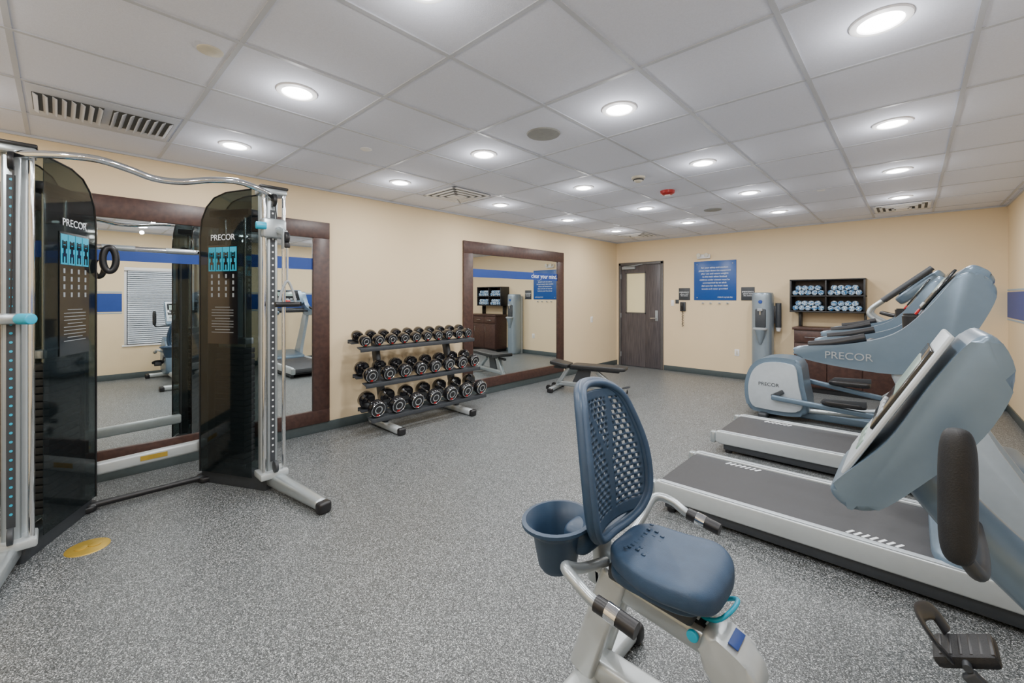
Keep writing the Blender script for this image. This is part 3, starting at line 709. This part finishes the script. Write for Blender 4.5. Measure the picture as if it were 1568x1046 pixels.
for j in range(5):
    for i in range(-4, 5):
        if abs(i) > 4-j*.4: continue
        box(g, "seat_vent", (4.085+j*.026, yc+.01+i*.025+(j % 2)*.010, .6255-j*.0035+.0010*i*i), (.014, .010, .005), M_navyd, .002)
# backrest lattice
bx0, bz0, bx1, bz1 = 3.985, .655, 3.88, 1.15
hgt = bz1-bz0
def back_w(t): t = min(1, max(0, t)); return .118+.088*math.sin(math.pi*((1-t)*.74+.02))
def back_pt(u, t, off=0):
    y = yc+u*back_w(t)
    x = bx0+(bx1-bx0)*t+.045*u*u+.03*math.sin(t*math.pi)*1.0+off
    return V((x, y, bz0+hgt*t))
bm = bmesh.new(); NU, NT = 40, 72; vv = {}
def vert(i, j):
    if (i, j) not in vv:
        vv[(i, j)] = bm.verts.new(back_pt(-.93+1.86*i/NU, .03+.94*j/NT))
    return vv[(i, j)]
for i in range(NU):
    for j in range(NT):
        u = -.93+1.86*(i+.5)/NU; t = .03+.94*(j+.5)/NT
        if abs(u) > .7 and (t > .9 or t < .07) and (abs(u)-.7)/.23+((t-.9)/.07 if t > .9 else (.07-t)/.04) > 1.2: continue
        hole = False
        cl = (i+(j//3 % 2)*2) % 4
        if j % 3 != 2 and cl != 3 and .12 < t < .90 and abs(u) < .86: hole = True
        if abs(abs(u)-(t-.45)*1.1) < .085 and t > .42: hole = False
        if abs(u) < .09 and t < .5: hole = False
        if not hole: bm.faces.new((vert(i, j), vert(i+1, j), vert(i+1, j+1), vert(i, j+1)))
o = emit(g, "backrest_mesh", bm, M_navyd, angle=60)
md = o.modifiers.new("solid", 'SOLIDIFY'); md.thickness = .012; md.offset = 0
rim = []
for u, t in ((-.50, -.03), (0, -.05), (.50, -.03), (.86, .05), (1, .2), (1, .5), (1, .8), (.95, .94), (.6, 1.01), (0, 1.025), (-.6, 1.01), (-.95, .94), (-1, .8), (-1, .5), (-1, .2), (-.86, .05)):
    p = back_pt(u, t, -.008); p.z = bz0+hgt*t; rim.append(p)
tube(g, "backrest_rim", rim, .021, M_navyd, closed=True)
tube(g, "backrest_edge", [p+V((.018, 0, 0)) for p in rim], .013, M_navy, closed=True)
beam(g, "backrest_post", (3.95, yc, .42), (3.915, yc, .80), .10, .035, M_lsil, .012)
for s in (-1, 1):
    tube(g, "side_handle", [(3.99, yc+s*.06, .54), (3.99, yc+s*.22, .59), (4.00, yc+s*.32, .645), (4.06, yc+s*.35, .64), (4.13, yc+s*.35, .61), (4.24, yc+s*.345, .595)], .017, M_sil)
    tube(g, "side_grip", [(4.13, yc+s*.35, .61), (4.19, yc+s*.347, .602), (4.255, yc+s*.345, .592)], .023, M_blk)
    cyl(g, "pulse_plate", (4.165, yc+s*.348, .606), (4.20, yc+s*.347, .600), .0245, M_chrome)
lathe(g, "storage_bin", (3.875, yc-.195, .535), [(0, 0), (.055, .0), (.068, .02), (.088, .13), (.110, .155), (.126, .165), (.126, .176), (.112, .178), (.090, .155), (.075, .12), (.058, .03), (.0, .02)], M_navyd, sx=.95, sy=1.12)
sell(g, "bin_bracket", (3.93, yc-.10, .64), (.10, .18, .10), M_navyd, e1=.5, e2=.5)
tube(g, "adjust_lever", [(4.29, yc+.02, .455), (4.35, yc+.0, .48), (4.385, yc+.03, .51), (4.385, yc+.10, .51), (4.34, yc+.12, .48), (4.29, yc+.10, .455)], .007, M_cyan)
cyl(g, "adjust_knob", (4.30, yc-.055, .44), (4.30, yc-.07, .44), .018, M_cyan, bev=.004)
prism(g, "drive_housing", [(5.04, .12), (5.04, .50), (5.12, .68), (5.28, .76), (5.50, .70), (5.60, .45), (5.60, .12)], M_hood, yc-.10, yc+.10, bev=.03, sm=4, seg=4)
tube(g, "console_mast", [(5.30, yc, .55), (5.10, yc, .78), (4.90, yc, .98), (4.79, yc, 1.12)], .060, M_hood, r2=.048)
S = lambda p: (4.8+(p[0]-4.8)*.93, 1.49+(p[1]-1.5)*.91)
cp = [S(p) for p in [(4.645, .99), (4.66, 1.03), (4.755, 1.15), (4.83, 1.30), (4.895, 1.41), (4.935, 1.42), (4.96, 1.33), (4.915, 1.20), (4.83, 1.08), (4.74, .975), (4.68, .96)]]
prism(g, "console_shell", cp, M_hood, yc-.14, yc+.14, bev=.04, sm=5, seg=4)
a = math.atan2(1.38-1.10, 4.87-4.72); tdir = V((math.cos(a), 0, math.sin(a))); nn = V((-math.sin(a), 0, math.cos(a)))
cx0, cz0 = S((4.785, 1.235))
cc = V((cx0, yc, cz0))+nn*.006
def pn(nm, u, v, su, sv, m, lift, bev=.003): box(g, nm, cc+tdir*u+nn*lift+V((0, v, 0)), (su, sv, .012), m, bev, rot=(0, -a, 0))
pn("bezel", -.01, 0, .39, .26, M_bez, .006, .005)
pn("display", .03, 0, .22, .22, M_scr, .013)
pn("display_inset", .06, 0, .10, .17, M_lcd, .0145)
for k in range(4): pn("key", -.04, -.08+k*.053, .022, .035, M_grey, .016)
for k in range(3): pn("key_low", -.13, -.07+k*.07, .03, .05, M_lcd, .009)
for s in (-1, 1):
    tube(g, "handlebar", [(4.90, yc+s*.04, 1.00), (4.90, yc+s*.16, .985), (4.89, yc+s*.25, .985), (4.865, yc+s*.275, 1.03)], .013, M_dgr)
    sell(g, "handlebar_grip", (4.862, yc+s*.275, 1.13), (.054, .054, .25), M_rub, e1=.5, e2=1.0)
cyl(g, "crank_axle", (5.08, yc-.13, .42), (5.08, yc+.13, .42), .03, M_dgr)
beam(g, "crank_far", (5.08, yc+.12, .42), (4.90, yc+.12, .57), .02, .035, M_dgr, .006)
beam(g, "crank_near", (5.08, yc-.12, .42), (5.24, yc-.12, .29), .02, .035, M_dgr, .006)
for px, pz, s in ((4.90, .585, 1), (5.24, .29, -1)):
    py = yc+s*.185
    cyl(g, "pedal_axle", (px, yc+s*.11, pz), (px, py, pz), .009, M_dgr)
    box(g, "pedal", (px, py, pz), (.13, .11, .032), M_rub, .012, rot=(0, -.5, 0))
    for k in range(6): box(g, "pedal_tread", (px-.044+k*.018, py, pz+.014+.0095*(k-2.5)), (.008, .09, .010), M_blk, .002, rot=(0, -.5, 0))
    tube(g, "pedal_strap", [(px-.03, py-.06, pz), (px-.06, py-.065, pz+.035), (px-.085, py-.01, pz+.055), (px-.06, py+.06, pz+.04), (px-.03, py+.06, pz)], .022, M_blk, flat=.25)

# ------------------------------------------------------------------ world + camera
w = bpy.data.worlds.new("world"); SC.world = w; w.use_nodes = True
w.node_tree.nodes["Background"].inputs[0].default_value = (.05, .06, .08, 1)
cam = bpy.data.cameras.new("camera"); cam.sensor_width = 36; cam.lens = 652/1568*36; cam.shift_y = -.0434; cam.clip_start = .05
co = bpy.data.objects.new("camera", cam); SC.collection.objects.link(co)
co.location = (4.8, 0, 1.5); co.rotation_euler = (math.pi/2, 0, math.radians(43.2)); SC.camera = co
